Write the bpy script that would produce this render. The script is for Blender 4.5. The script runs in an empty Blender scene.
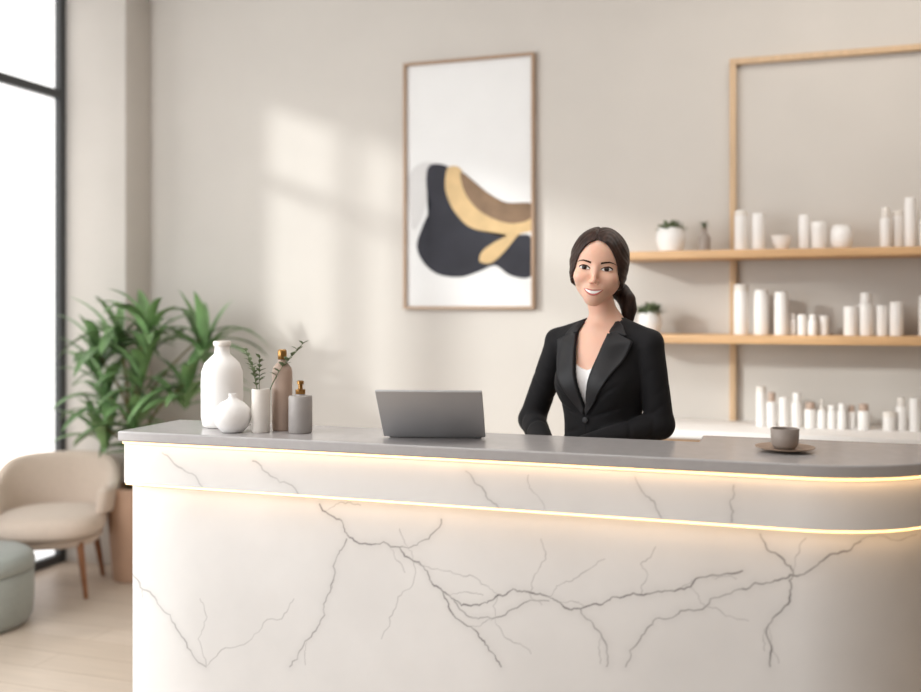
import bpy, bmesh, math, random
import numpy as np
from mathutils import Vector, Matrix
from mathutils.bvhtree import BVHTree
random.seed(4); np.random.seed(4)
scene = bpy.context.scene
COL = scene.collection
scene.view_settings.view_transform = 'Standard'

# ------------------------------------------------------------ materials
def mat(name, col, rough=0.6, metal=0.0, var=0.0, vscale=8.0, bump=0.0, bscale=60.0, emit=None, estr=0.0,
        sss=0.0, stretch=None, spec=None, sheen=0.0):
    m = bpy.data.materials.new(name); m.use_nodes = True
    nt = m.node_tree; b = nt.nodes['Principled BSDF']
    b.inputs['Roughness'].default_value = rough
    b.inputs['Metallic'].default_value = metal
    if spec is not None: b.inputs['Specular IOR Level'].default_value = spec
    if sheen: b.inputs['Sheen Weight'].default_value = sheen
    if sss:
        b.inputs['Subsurface Weight'].default_value = sss
        b.inputs['Subsurface Radius'].default_value = (0.012, 0.005, 0.003)
        b.inputs['Subsurface Scale'].default_value = 1.0
    if emit:
        b.inputs['Emission Color'].default_value = (*emit, 1); b.inputs['Emission Strength'].default_value = estr
    tc = nt.nodes.new('ShaderNodeTexCoord')
    src = tc.outputs['Object']
    if stretch:
        mp = nt.nodes.new('ShaderNodeMapping'); mp.inputs['Scale'].default_value = stretch
        nt.links.new(src, mp.inputs[0]); src = mp.outputs[0]
    n = nt.nodes.new('ShaderNodeTexNoise'); n.inputs['Scale'].default_value = vscale; n.inputs['Detail'].default_value = 4
    nt.links.new(src, n.inputs['Vector'])
    r = nt.nodes.new('ShaderNodeValToRGB')
    v = max(var, 0.01)
    r.color_ramp.elements[0].position = 0.3; r.color_ramp.elements[1].position = 0.7
    r.color_ramp.elements[0].color = (col[0]*(1-v), col[1]*(1-v), col[2]*(1-v), 1)
    r.color_ramp.elements[1].color = (min(1, col[0]*(1+v)), min(1, col[1]*(1+v)), min(1, col[2]*(1+v)), 1)
    nt.links.new(n.outputs['Fac'], r.inputs[0]); nt.links.new(r.outputs[0], b.inputs['Base Color'])
    if bump:
        n2 = nt.nodes.new('ShaderNodeTexNoise'); n2.inputs['Scale'].default_value = bscale; n2.inputs['Detail'].default_value = 3
        nt.links.new(src, n2.inputs['Vector'])
        bp = nt.nodes.new('ShaderNodeBump'); bp.inputs['Strength'].default_value = bump; bp.inputs['Distance'].default_value = 0.01
        nt.links.new(n2.outputs['Fac'], bp.inputs['Height']); nt.links.new(bp.outputs[0], b.inputs['Normal'])
    return m

def s2l(r, g, b):
    f = lambda c: ((c/255+0.055)/1.055)**2.4 if c > 10 else c/255/12.92
    return (f(r), f(g), f(b))

M_wall = mat('plaster', s2l(205, 199, 192), 0.9, var=0.02, vscale=3, bump=0.05, bscale=200)
M_wallr = mat('darkened_wall', s2l(150, 140, 130), 0.9)  # unseen wall, colour darkened to deepen shade on the desk's right end
M_ceil = mat('ceiling_paint', s2l(228, 227, 226), 0.9)
M_top = mat('grey_stone', s2l(172, 168, 167), 0.22, var=0.03, vscale=40)
M_led = mat('led_warm', (1, .8, .5), 0.5, emit=(1.0, 0.60, 0.24), estr=1.55)
M_oak = mat('oak', s2l(212, 170, 124), 0.5, var=0.10, vscale=5, stretch=(1, 8, 8))
M_oakl = mat('pale_oak', s2l(202, 172, 138), 0.5, var=0.08, vscale=5, stretch=(8, 8, 1))
M_white = mat('white_ceramic', s2l(240, 237, 234), 0.45)
M_white2 = mat('white_plastic', s2l(236, 232, 228), 0.4)
M_cream = mat('cream_ceramic', s2l(226, 219, 211), 0.6, var=0.03, vscale=40)
M_rose = mat('taupe_glaze', s2l(182, 158, 142), 0.5, var=0.04, vscale=30)
M_lash = mat('lash_line', s2l(170, 118, 100), 0.6)
M_greyb = mat('grey_glaze', s2l(162, 156, 152), 0.5, var=0.04, vscale=30)
M_brass = mat('brass', s2l(160, 120, 70), 0.3, metal=0.9)
M_bronze = mat('bronze_wood', s2l(160, 132, 108), 0.45, metal=0.2)
M_paper = mat('paper', s2l(230, 229, 228), 0.6)
M_dark = mat('ink_black', s2l(46, 46, 54), 0.8, var=0.2, vscale=6)
M_gold = mat('ink_gold', s2l(205, 174, 125), 0.6, var=0.15, vscale=9)
M_brown = mat('ink_brown', s2l(128, 102, 78), 0.7, var=0.2, vscale=9)
M_pale = mat('ink_pale', s2l(212, 210, 209), 0.8, var=0.03)
M_black = mat('black_metal', s2l(66, 68, 70), 0.4, metal=0.2)
M_fabric = mat('beige_fabric', s2l(212, 195, 180), 0.95, var=0.04, vscale=80, bump=0.2, bscale=400, sheen=0.3)
M_sage = mat('sage_fabric', s2l(154, 158, 152), 0.95, var=0.05, vscale=80, bump=0.2, bscale=400, sheen=0.3)
M_walnut = mat('walnut', s2l(140, 95, 65), 0.5, var=0.15, vscale=20)
M_terra = mat('clay_pot', s2l(180, 146, 122), 0.7, var=0.05)
M_soil = mat('soil', s2l(60, 45, 35), 1.0, var=0.3, vscale=60)
M_leaf = mat('leaf_green', s2l(112, 146, 94), 0.42, var=0.42, vscale=7)
M_leaf2 = mat('leaf_sage', s2l(104, 118, 84), 0.6, var=0.2, vscale=30)
M_stem = mat('stem_brown', s2l(118, 108, 70), 0.8, var=0.2, vscale=30)
M_lap = mat('laptop_aluminium', s2l(168, 167, 168), 0.5, metal=0.25)
M_key = mat('keyboard_black', s2l(35, 35, 38), 0.6)
M_cup = mat('stoneware_brown', s2l(150, 138, 129), 0.55, var=0.06, vscale=50)
M_sauc = mat('saucer_brown', s2l(160, 136, 118), 0.5, var=0.06, vscale=50)
M_jacket = mat('black_wool', s2l(24, 23, 25), 0.8, var=0.1, vscale=20, bump=0.2, bscale=12, sheen=0.05, spec=0.24)
M_lapel = mat('black_lapel', s2l(31, 30, 32), 0.55, spec=0.35)
M_cami = mat('white_satin', s2l(238, 234, 232), 0.5)
M_skin = mat('skin', s2l(232, 187, 164), 0.5, var=0.02, vscale=20, sss=0.35, spec=0.3)
M_hair = mat('hair_dark_brown', s2l(50, 32, 25), 0.45, var=0.6, vscale=85, bump=0.25, bscale=90, stretch=(1.8, .3, .3), spec=.28)
M_brow = mat('brow_brown', s2l(66, 45, 36), 0.8, spec=.1)
M_lip = mat('lip_rose', s2l(200, 108, 100), 0.4)
M_teeth = mat('teeth', s2l(252, 249, 244), 0.3)
M_scl = mat('eye_white', s2l(238, 232, 228), 0.3)
M_iris = mat('iris_brown', s2l(58, 36, 25), 0.2)
M_pup = mat('pupil', (0.005, 0.005, 0.005), 0.15)
M_cab = mat('cabinet_white', s2l(240, 237, 234), 0.5)
M_cabfront = mat('cabinet_wood', s2l(176, 144, 114), 0.5, var=0.08, stretch=(1, 1, 8))
M_dayglow = mat('daylight_glow_pane', (1, 1, 1), 0.5, emit=(1, 1, 1), estr=1.35)  # emission put into the pane stands for bright daylight outside

def glassy():
    m = bpy.data.materials.new('clear_glass'); m.use_nodes = True
    nt = m.node_tree; nt.nodes.clear()
    o = nt.nodes.new('ShaderNodeOutputMaterial'); t = nt.nodes.new('ShaderNodeBsdfTransparent')
    t.inputs[0].default_value = (0.96, 0.98, 0.98, 1)
    nt.links.new(t.outputs[0], o.inputs[0]); return m
M_glass = glassy()

def floor_mat():
    m = bpy.data.materials.new('light_oak_planks'); m.use_nodes = True
    nt = m.node_tree; b = nt.nodes['Principled BSDF']
    tc = nt.nodes.new('ShaderNodeTexCoord')
    br = nt.nodes.new('ShaderNodeTexBrick')
    br.inputs['Scale'].default_value = 1.0
    br.inputs['Brick Width'].default_value = 1.4; br.inputs['Row Height'].default_value = 0.16
    br.inputs['Mortar Size'].default_value = 0.002
    br.inputs['Color1'].default_value = (*s2l(212, 196, 180), 1)
    br.inputs['Color2'].default_value = (*s2l(202, 185, 168), 1)
    br.inputs['Mortar'].default_value = (*s2l(176, 156, 138), 1)
    nt.links.new(tc.outputs['Object'], br.inputs['Vector'])
    mp = nt.nodes.new('ShaderNodeMapping'); mp.inputs['Scale'].default_value = (1, 14, 1)
    n = nt.nodes.new('ShaderNodeTexNoise'); n.inputs['Scale'].default_value = 3; n.inputs['Detail'].default_value = 5
    nt.links.new(tc.outputs['Object'], mp.inputs[0]); nt.links.new(mp.outputs[0], n.inputs['Vector'])
    mx = nt.nodes.new('ShaderNodeMixRGB'); mx.blend_type = 'MULTIPLY'; mx.inputs[0].default_value = 0.25
    nt.links.new(br.outputs['Color'], mx.inputs[1]); nt.links.new(n.outputs['Fac'], mx.inputs[2])
    nt.links.new(mx.outputs[0], b.inputs['Base Color']); b.inputs['Roughness'].default_value = 0.4
    return m
M_floor = floor_mat()

def marble_mat():
    m = bpy.data.materials.new('veined_white_marble'); m.use_nodes = True
    nt = m.node_tree; b = nt.nodes['Principled BSDF']
    at = nt.nodes.new('ShaderNodeAttribute'); at.attribute_name = 'vein'
    tc = nt.nodes.new('ShaderNodeTexCoord')
    n = nt.nodes.new('ShaderNodeTexNoise'); n.inputs['Scale'].default_value = 2.2; n.inputs['Detail'].default_value = 6
    nt.links.new(tc.outputs['Object'], n.inputs['Vector'])
    r = nt.nodes.new('ShaderNodeValToRGB')
    r.color_ramp.elements[0].position = 0.3; r.color_ramp.elements[1].position = 0.65
    r.color_ramp.elements[0].color = (*s2l(218, 216, 214), 1); r.color_ramp.elements[1].color = (*s2l(232, 230, 228), 1)
    nt.links.new(n.outputs['Fac'], r.inputs[0])
    mx = nt.nodes.new('ShaderNodeMixRGB'); mx.inputs[2].default_value = (*s2l(112, 108, 108), 1)
    nt.links.new(at.outputs['Fac'], mx.inputs[0]); nt.links.new(r.outputs[0], mx.inputs[1])
    nt.links.new(mx.outputs[0], b.inputs['Base Color']); b.inputs['Roughness'].default_value = 0.25
    return m
M_marble = marble_mat()

# ------------------------------------------------------------ helpers
def link(o, parent=None):
    COL.objects.link(o)
    if parent is not None: o.parent = parent
    return o

def meshobj(name, verts, faces, m, parent=None, loc=(0, 0, 0), rotz=0.0, smooth=False, sharp=None):
    me = bpy.data.meshes.new(name); me.from_pydata([tuple(v) for v in verts], [], [tuple(f) for f in faces])
    me.update()
    if m: me.materials.append(m)
    o = bpy.data.objects.new(name, me); o.location = loc; o.rotation_euler = (0, 0, rotz)
    link(o, parent)
    if smooth:
        me.polygons.foreach_set('use_smooth', [True]*len(me.polygons))
        if sharp:
            try: me.set_sharp_from_angle(angle=math.radians(sharp))
            except Exception: pass
    return o

def from_bm(name, bm, m, parent=None, loc=(0, 0, 0), rotz=0.0, smooth=False, sharp=None):
    bmesh.ops.recalc_face_normals(bm, faces=bm.faces)
    me = bpy.data.meshes.new(name); bm.to_mesh(me); bm.free()
    me.materials.append(m)
    o = bpy.data.objects.new(name, me); o.location = loc; o.rotation_euler = (0, 0, rotz)
    link(o, parent)
    if smooth:
        me.polygons.foreach_set('use_smooth', [True]*len(me.polygons))
        if sharp:
            try: me.set_sharp_from_angle(angle=math.radians(sharp))
            except Exception: pass
    return o

def bm_box(bm, x0, x1, y0, y1, z0, z1):
    vs = [bm.verts.new(p) for p in [(x0,y0,z0),(x1,y0,z0),(x1,y1,z0),(x0,y1,z0),(x0,y0,z1),(x1,y0,z1),(x1,y1,z1),(x0,y1,z1)]]
    for f in [(0,3,2,1),(4,5,6,7),(0,1,5,4),(1,2,6,5),(2,3,7,6),(3,0,4,7)]:
        bm.faces.new([vs[i] for i in f])

def box(name, x0, x1, y0, y1, z0, z1, m, parent=None, bev=0.0, loc=(0,0,0), rotz=0.0, seg=2):
    bm = bmesh.new(); bm_box(bm, x0, x1, y0, y1, z0, z1)
    if bev: bmesh.ops.bevel(bm, geom=bm.edges[:], offset=bev, segments=seg, affect='EDGES', profile=0.5)
    return from_bm(name, bm, m, parent, loc, rotz, smooth=bool(bev), sharp=40)

def lathe(name, prof, m, parent=None, loc=(0,0,0), seg=40, sharp=45):
    verts=[]; faces=[]
    for r, z in prof:
        for i in range(seg):
            a = 2*math.pi*i/seg; verts.append((r*math.cos(a), r*math.sin(a), z))
    n=len(prof)
    for j in range(n-1):
        for i in range(seg):
            k=(i+1)%seg; faces.append((j*seg+i, j*seg+k, (j+1)*seg+k, (j+1)*seg+i))
    faces.append(tuple(reversed(range(seg)))); faces.append(tuple((n-1)*seg+i for i in range(seg)))
    return meshobj(name, verts, faces, m, parent, loc, smooth=True, sharp=sharp)

def empty(name, loc=(0,0,0), rotz=0.0, parent=None):
    o = bpy.data.objects.new(name, None); o.location=loc; o.rotation_euler=(0,0,rotz); o.empty_display_size=0.05
    return link(o, parent)

def tag(o, label, cat, group=None):
    o['label']=label; o['category']=cat
    if group: o['group']=group
    return o
def struct(o, label=None):
    o['kind']='structure'
    if label: o['label']=label
    return o

def catmull(pts, n=8, closed=True):
    out=[]; N=len(pts)
    for i in range(N):
        g=lambda k: np.array(pts[k % N], float)
        p0,p1,p2,p3=g(i-1),g(i),g(i+1),g(i+2)
        for s in range(n):
            t=s/n
            out.append(tuple(0.5*((2*p1)+(-p0+p2)*t+(2*p0-5*p1+4*p2-p3)*t*t+(-p0+3*p1-3*p2+p3)*t**3)))
    return out

def tube(bm, pts, radii, seg=8):
    rings=[]
    for i,p in enumerate(pts):
        p=Vector(p)
        d=(Vector(pts[min(i+1,len(pts)-1)])-Vector(pts[max(i-1,0)])).normalized()
        u=d.orthogonal().normalized() if i==0 else (u-d*u.dot(d)).normalized()
        v=d.cross(u)
        rings.append([bm.verts.new(p+(u*math.cos(2*math.pi*k/seg)+v*math.sin(2*math.pi*k/seg))*radii[i]) for k in range(seg)])
    for a,b in zip(rings[:-1],rings[1:]):
        for k in range(seg): bm.faces.new([a[k],a[(k+1)%seg],b[(k+1)%seg],b[k]])
    bm.faces.new(list(reversed(rings[0]))); bm.faces.new(rings[-1])

def leaf(bm, base, d, length, width, droop, clampf=None, seg=7):
    d=Vector(d).normalized(); p=Vector(base)
    side=d.cross(Vector((0,0,1)))
    if side.length<1e-3: side=Vector((1,0,0))
    side.normalize(); rows=[]
    for i in range(seg+1):
        t=i/seg
        w=width*0.5*(math.sin(math.pi*min(1,t*0.93+0.07))**0.8)
        if i==seg: w=0.0008
        up=side.cross(d).normalized()
        row=[p-side*w+up*w*0.35, p.copy(), p+side*w+up*w*0.35]
        if clampf: row=[clampf(q) for q in row]
        rows.append([bm.verts.new(q) for q in row])
        d=(d+Vector((0,0,-droop/seg))).normalized()
        p=p+d*length/seg
    for a,b in zip(rows[:-1],rows[1:]):
        for k in range(2): bm.faces.new([a[k],a[k+1],b[k+1],b[k]])

# ------------------------------------------------------------ room
H=3.25
struct(box('floor',-4.0,3.2,-3.0,4.8,-0.1,0,M_floor),'light oak plank floor')
struct(box('wall_back',-4.0,3.2,4.6,4.75,0,H,M_wall),'warm beige plaster wall')
struct(box('wall_right',2.4,2.55,-3.0,4.6,0,H,M_wallr))  # unseen wall, put in to limit light from the right
struct(box('ceiling',-4.0,3.2,-3.0,4.75,H,H+0.1,M_ceil))
struct(box('trim_1',-3.95,-3.4,4.38,4.6,0,H,M_wall,bev=0.004),'plaster column in the room corner')
struct(box('baseboard_back',-3.4,-0.76,4.585,4.6,0,0.09,M_cab))
bm=bmesh.new()
X0,X1=-3.95,-3.8
bm_box(bm,X0,X1,-3.0,0.4,0,H); bm_box(bm,X0,X1,2.6,2.7,0,H); bm_box(bm,X0,X1,3.6,3.7,0,H)
bm_box(bm,X0,X1,0.4,2.6,0,0.3); bm_box(bm,X0,X1,0.4,2.6,3.05,H)
bm_box(bm,X0,X1,2.7,3.6,0,1.55); bm_box(bm,X0,X1,2.7,3.6,3.05,H)
struct(from_bm('wall_left',bm,M_wall))
def window(name,y0,y1,z0,z1,pane,vm,hm,fw=0.05):
    e=empty(name,(0,0,0)); struct(e)
    bm=bmesh.new()
    xa,xb=-3.87,-3.80
    bm_box(bm,xa,xb,y0,y0+fw,z0,z1); bm_box(bm,xa,xb,y1-fw,y1,z0,z1)
    bm_box(bm,xa,xb,y0+fw,y1-fw,z0,z0+fw); bm_box(bm,xa,xb,y0+fw,y1-fw,z1-fw,z1)
    for v in vm: bm_box(bm,xa,xb,v-fw/2,v+fw/2,z0+fw,z1-fw)
    for h in hm: bm_box(bm,xa,xb,y0+fw,y1-fw,h-fw/2,h+fw/2)
    f=from_bm('window_frame',bm,M_black,e); f['kind']='structure'
    p=box('window_pane',-3.845,-3.835,y0+fw/2,y1-fw/2,z0+fw/2,z1-fw/2,pane,e); p['kind']='structure'
    return e
window('window_1',3.7,4.38,0.0,H,M_dayglow,[],[2.62],0.05)
window('window_2',2.7,3.6,1.55,3.05,M_glass,[3.08],[2.58],0.05)  # unseen window, opening shaped to throw the sun patches on the back wall
window('window_3',0.4,2.6,0.3,3.05,M_glass,[1.5],[2.6],0.05)  # unseen window, put in as a source of diffuse daylight

# ------------------------------------------------------------ picture
px0,px1,pz0,pz1=-1.832,-1.137,1.42,2.69
pic=empty('framed_picture',((px0+px1)/2,4.6,pz0)); tag(pic,'tall abstract print in a thin bronze frame on the wall','picture')
W=px1-px0; Hh=pz1-pz0
bm=bmesh.new(); fw=0.014
for a in [(-W/2,-W/2+fw,0,Hh),(W/2-fw,W/2,0,Hh),(-W/2+fw,W/2-fw,0,fw),(-W/2+fw,W/2-fw,Hh-fw,Hh)]:
    bm_box(bm,a[0],a[1],-0.035,0,a[2],a[3])
from_bm('frame',bm,M_bronze,pic)
box('paper',-W/2+fw,W/2-fw,-0.016,-0.002,fw,Hh-fw,M_paper,pic)
def artshape(name,pts,dy,m):
    c=catmull(pts,6)
    vs=[(-W/2+min(max((x-405)/130,fw/W),1-fw/W)*W,-dy,(309-y)/250*Hh) for x,y in c]
    bm=bmesh.new(); f=bm.faces.new([bm.verts.new(v) for v in vs]); bmesh.ops.triangulate(bm,faces=[f])
    return from_bm(name,bm,m,pic)
artshape('pale_shape',[(409,175),(420,162),(436,163),(430,190),(424,215),(414,228),(410,200)],0.0165,M_pale)
artshape('dark_shape',[(430,165),(443,163),(452,170),(450,195),(460,212),(478,226),(500,234),(518,236),(532,240),(532,276),(512,276),(497,266),(480,272),(462,277),(440,274),(425,262),(418,245),(424,225),(432,205),(428,185)],0.0175,M_dark)
artshape('gold_shape',[(450,167),(462,168),(470,185),(479,203),(496,214),(514,219),(532,216),(532,232),(520,236),(508,250),(494,263),(482,262),(484,252),(496,243),(508,236),(488,233),(470,226),(457,212),(450,198),(447,184)],0.0190,M_gold)
artshape('brown_shape',[(463,172),(476,182),(490,194),(508,204),(532,206),(532,220),(514,225),(494,219),(477,207),(466,190)],0.0205,M_brown)

# ------------------------------------------------------------ shelf unit + cabinet
LZ=.902
su=empty('shelf_unit',(0,4.6,0)); tag(su,'oak wall shelving with a slim square upright frame and two boards','shelf')
def sbox(n,x0,x1,y0,y1,z0,z1,m=M_oak,bev=0.003): return box(n,x0,x1,y0-4.6,y1-4.6,z0,z1,m,su,bev)
sbox('shelf_board',-0.68,1.7,4.33,4.6,1.645,1.68); sbox('shelf_board',-0.68,1.7,4.33,4.6,1.267,1.305)
sbox('upright',-0.207,-0.177,4.57,4.6,LZ+.001,2.552,M_oakl); sbox('upright',1.45,1.478,4.57,4.6,LZ+.001,2.552,M_oakl)
sbox('top_rail',-0.207,1.478,4.57,4.6,2.552,2.58,M_oakl)
cab=empty('storage_cabinet',(0,4.6,0)); tag(cab,'low cabinet with a white stone top below the shelves','cabinet')
box('cabinet_body',-0.73,1.75,-0.42,-0.001,0.0,LZ-.036,M_cabfront,cab)
box('cabinet_top',-0.75,1.78,-0.45,-0.001,LZ-.035,LZ,M_cab,cab,0.003)
for i in range(4):
    d=box('cabinet_door',-0.72+i*0.615,-0.72+i*0.615+0.605,-0.437,-0.421,0.06,0.862,M_cabfront,cab,0.002)
    hd=box('handle',-0.72+i*0.615+0.55,-0.72+i*0.615+0.562,-0.455,-0.438,0.5,0.66,M_brass,d,0.002)

def bottle(x,y,z,w,h,kind,m,capm,name,label,group,cat='bottle'):
    r=w/2
    e=empty(name,(x,y,z)); tag(e,label,cat,group)
    if kind=='cap':
        hb=h*0.74
        lathe(name+'_body',[(r*0.9,0),(r,0.004),(r,hb-0.012),(r*0.93,hb-0.003),(r*0.7,hb)],m,e,seg=24)
        lathe('bottle_cap',[(r*0.72,hb),(r*0.74,hb+0.001),(r*0.74,h-0.003),(r*0.68,h)],capm,e,seg=24)
    elif kind=='tall':
        hb=h*0.86
        lathe(name+'_body',[(r*0.92,0),(r,0.004),(r,hb-0.004),(r*0.97,hb)],m,e,seg=24)
        lathe('bottle_cap',[(r*0.96,hb),(r*0.96,h-0.006),(r*0.86,h)],capm,e,seg=24)
    elif kind=='pump':
        hb=h*0.66
        lathe(name+'_body',[(r*0.92,0),(r,0.004),(r,hb-0.02),(r*0.85,hb-0.006),(r*0.4,hb)],m,e,seg=24)
        lathe('pump_cap',[(r*0.42,hb),(r*0.42,hb+0.014),(r*0.16,hb+0.016),(r*0.16,h-0.012),(r*0.35,h-0.01),(r*0.35,h)],capm,e,seg=20)
    elif kind=='jar':
        hb=h*0.72
        lathe(name+'_body',[(r*0.93,0),(r,0.005),(r,hb)],m,e,seg=28)
        lathe('jar_lid',[(r*1.02,hb),(r*1.02,h-0.006),(r*0.92,h)],capm,e,seg=28)
    elif kind=='round':
        lathe(name+'_body',[(r*0.6,0),(r*0.9,h*0.15),(r,h*0.45),(r*0.95,h*0.75),(r*0.8,h*0.9)],m,e,seg=28)
        lathe('jar_lid',[(r*0.82,h*0.9),(r*0.84,h*0.94),(r*0.6,h)],capm,e,seg=28)
    elif kind=='bowl':
        lathe(name+'_body',[(r*0.45,0),(r*0.5,0.004),(r*0.85,h*0.5),(r,h),(r*0.93,h),(r*0.78,h*0.5),(r*0.4,0.01)],m,e,seg=28)
    return e
g1='toiletries on the upper shelf'
U=[(-.15,.058,.18,'tall'),(-.075,.058,.165,'tall'),(.022,.09,.065,'bowl'),(.117,.05,.155,'tall'),(.176,.062,.12,'jar'),(.268,.092,.105,'round'),(.443,.045,.175,'cap'),(.492,.045,.16,'tall'),(.542,.045,.215,'tall'),(.60,.05,.16,'cap')]
L=[(-.15,.066,.225,'tall'),(-.065,.066,.2,'tall'),(.02,.06,.19,'tall'),(.067,.034,.095,'cap'),(.107,.038,.09,'jar'),(.15,.04,.09,'cap'),(.195,.045,.085,'jar'),(.305,.058,.125,'jar'),(.367,.062,.185,'cap'),(.43,.05,.13,'jar'),(.487,.055,.145,'tall'),(.60,.055,.17,'tall')]
B=[(-.065,.042,.175,'tall'),(-.02,.042,.15,'cap'),(.03,.045,.13,'tall'),(.084,.045,.15,'cap'),(.14,.05,.11,'cap'),(.187,.038,.125,'pump'),(.227,.038,.1,'cap'),(.268,.038,.11,'cap'),(.308,.034,.1,'cap'),(.355,.05,.11,'cap'),(.455,.05,.08,'jar'),(.505,.042,.14,'cap'),(.556,.042,.14,'tall'),(.61,.045,.12,'cap')]
names={'tall':('bottle','tall white cylindrical toiletry bottle'),'cap':('bottle','white toiletry bottle with a narrow cap'),'pump':('pump_bottle','white pump bottle'),'jar':('jar','short white cosmetic jar with a lid'),'round':('jar','rounded white lidded ceramic jar'),'bowl':('bowl','small shallow white ceramic bowl')}
for lst,z,place,y,grp in [(U,1.68,'on the upper oak shelf',4.45,g1),(L,1.305,'on the lower oak shelf',4.45,'toiletries on the lower shelf'),(B,LZ,'on the white cabinet top',4.42,'toiletries on the cabinet top')]:
    for x,w,h,k in lst:
        nm,lb=names[k]
        capm = M_cream if random.random()<0.35 else M_white2
        if lst is B and k in('pump','cap') and random.random()<0.35: capm=M_rose
        bottle(x,y+random.uniform(-.02,.02),z+.0005,w,h,k,M_white2 if k!='round' else M_white,capm,nm,lb+' '+place,grp,nm.replace('_',' '))

def succulent(x,y,z,r,h,ph,label):
    e=empty('potted_succulent',(x,y,z)); tag(e,label,'potted plant')
    lathe('pot',[(r*.62,0),(r*.8,.005),(r*1.0,h*.45),(r*.98,h*.75),(r*.86,h),(r*.78,h),(r*.8,h*.85)],M_white,e,seg=32)
    bm=bmesh.new()
    for i in range(90):
        a=random.uniform(0,6.28); el=random.uniform(.3,1.4)
        d=(math.cos(a)*math.cos(el),math.sin(a)*math.cos(el),math.sin(el))
        leaf(bm,(math.cos(a)*r*.6*random.random(),math.sin(a)*r*.6*random.random(),h*.85),d,ph*random.uniform(.6,1.0),.02,.3,seg=4)
    from_bm('foliage',bm,M_leaf2,e,smooth=True)
succulent(-.46,4.44,1.6805,.066,.11,.06,'round white pot with a small green succulent on the upper shelf')
succulent(-.555,4.44,1.3055,.055,.10,.07,'small white pot with a green plant on the lower shelf')
dv=empty('bud_vase',(-.312,4.44,1.6805)); tag(dv,'small grey-brown glass vase on the upper shelf','vase')
lathe('vase_body',[(.022,0),(.027,.004),(.028,.06),(.02,.075),(.012,.085),(.012,.105),(.014,.107),(.010,.106)],M_cup,dv,seg=24)
bm=bmesh.new()
for i in range(14):
    a=i*2.4; leaf(bm,(0,0,.1+.002*i),(math.cos(a),math.sin(a),.9),.03,.012,.6,seg=4)
sp=from_bm('small_sprig',bm,M_leaf2,None,loc=(-.312,4.44,1.6805),smooth=True); tag(sp,'tiny green sprig in the grey-brown vase','plant sprig')

# ------------------------------------------------------------ reception desk
def outline(i,step):
    xl,yf,xr,yb,xi,yb1=-1.845+i*.3,2.34+i,.45-i,2.79-i,-.2+i,2.65-i
    cx,cy,r=.05,2.74,.4-i
    pts=[]
    n=max(2,int((cx-xl)/step)); pts+=[(xl+(cx-xl)*k/n,yf) for k in range(n)]
    n=max(24,int(r*1.571/step)); pts+=[(cx+r*math.sin(a*math.pi/2/n),cy-r*math.cos(a*math.pi/2/n)) for a in range(n)]
    pts+=[(xr,cy),(xr,yb),(xi,yb),(xi,yb1),(xl,yb1)]
    return pts
def prism(name,i,z0,z1,step,zstep,m,parent=None):
    o=outline(i,step); N=len(o); nz=max(1,int((z1-z0)/zstep))
    verts=[(x,y,z0+(z1-z0)*k/nz) for k in range(nz+1) for x,y in o]
    faces=[(k*N+j,k*N+(j+1)%N,(k+1)*N+(j+1)%N,(k+1)*N+j) for k in range(nz) for j in range(N)]
    faces.append(tuple(reversed(range(N)))); faces.append(tuple(nz*N+j for j in range(N)))
    return meshobj(name,verts,faces,m,parent,smooth=True,sharp=30)
top=prism('countertop',0,1.03,1.06,.05,1,M_top)
bv=top.modifiers.new('bevel','BEVEL'); bv.width=.004; bv.segments=2; bv.limit_method='ANGLE'; bv.angle_limit=math.radians(50)
tag(top,'thin grey stone countertop with a rounded corner on the reception desk','countertop')
desk=empty('reception_desk',(-.7,2.5,0)); tag(desk,'white veined marble reception desk with two warm light strips','reception desk')
def reparent(o):
    o.parent=desk; o.matrix_parent_inverse=Matrix.Translation((.7,-2.5,0)); return o
lower=reparent(prism('lower_panel',.050,0,.898,.0026,.0026,M_marble))
upper=reparent(prism('upper_band',.022,.905,1.0215,.0026,.0026,M_marble))
reparent(prism('light_strip',.027,.898,.905,.05,1,M_led)); reparent(prism('light_strip',.016,1.0215,1.0298,.05,1,M_led))
def pv(a,b):
    r=(a-460.5)/950; A=-.3156+.9489*r; Bq=.9489+.3156*r; D=2.380/Bq
    return (A*D,1.42-(b-309)*D/950)
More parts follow.
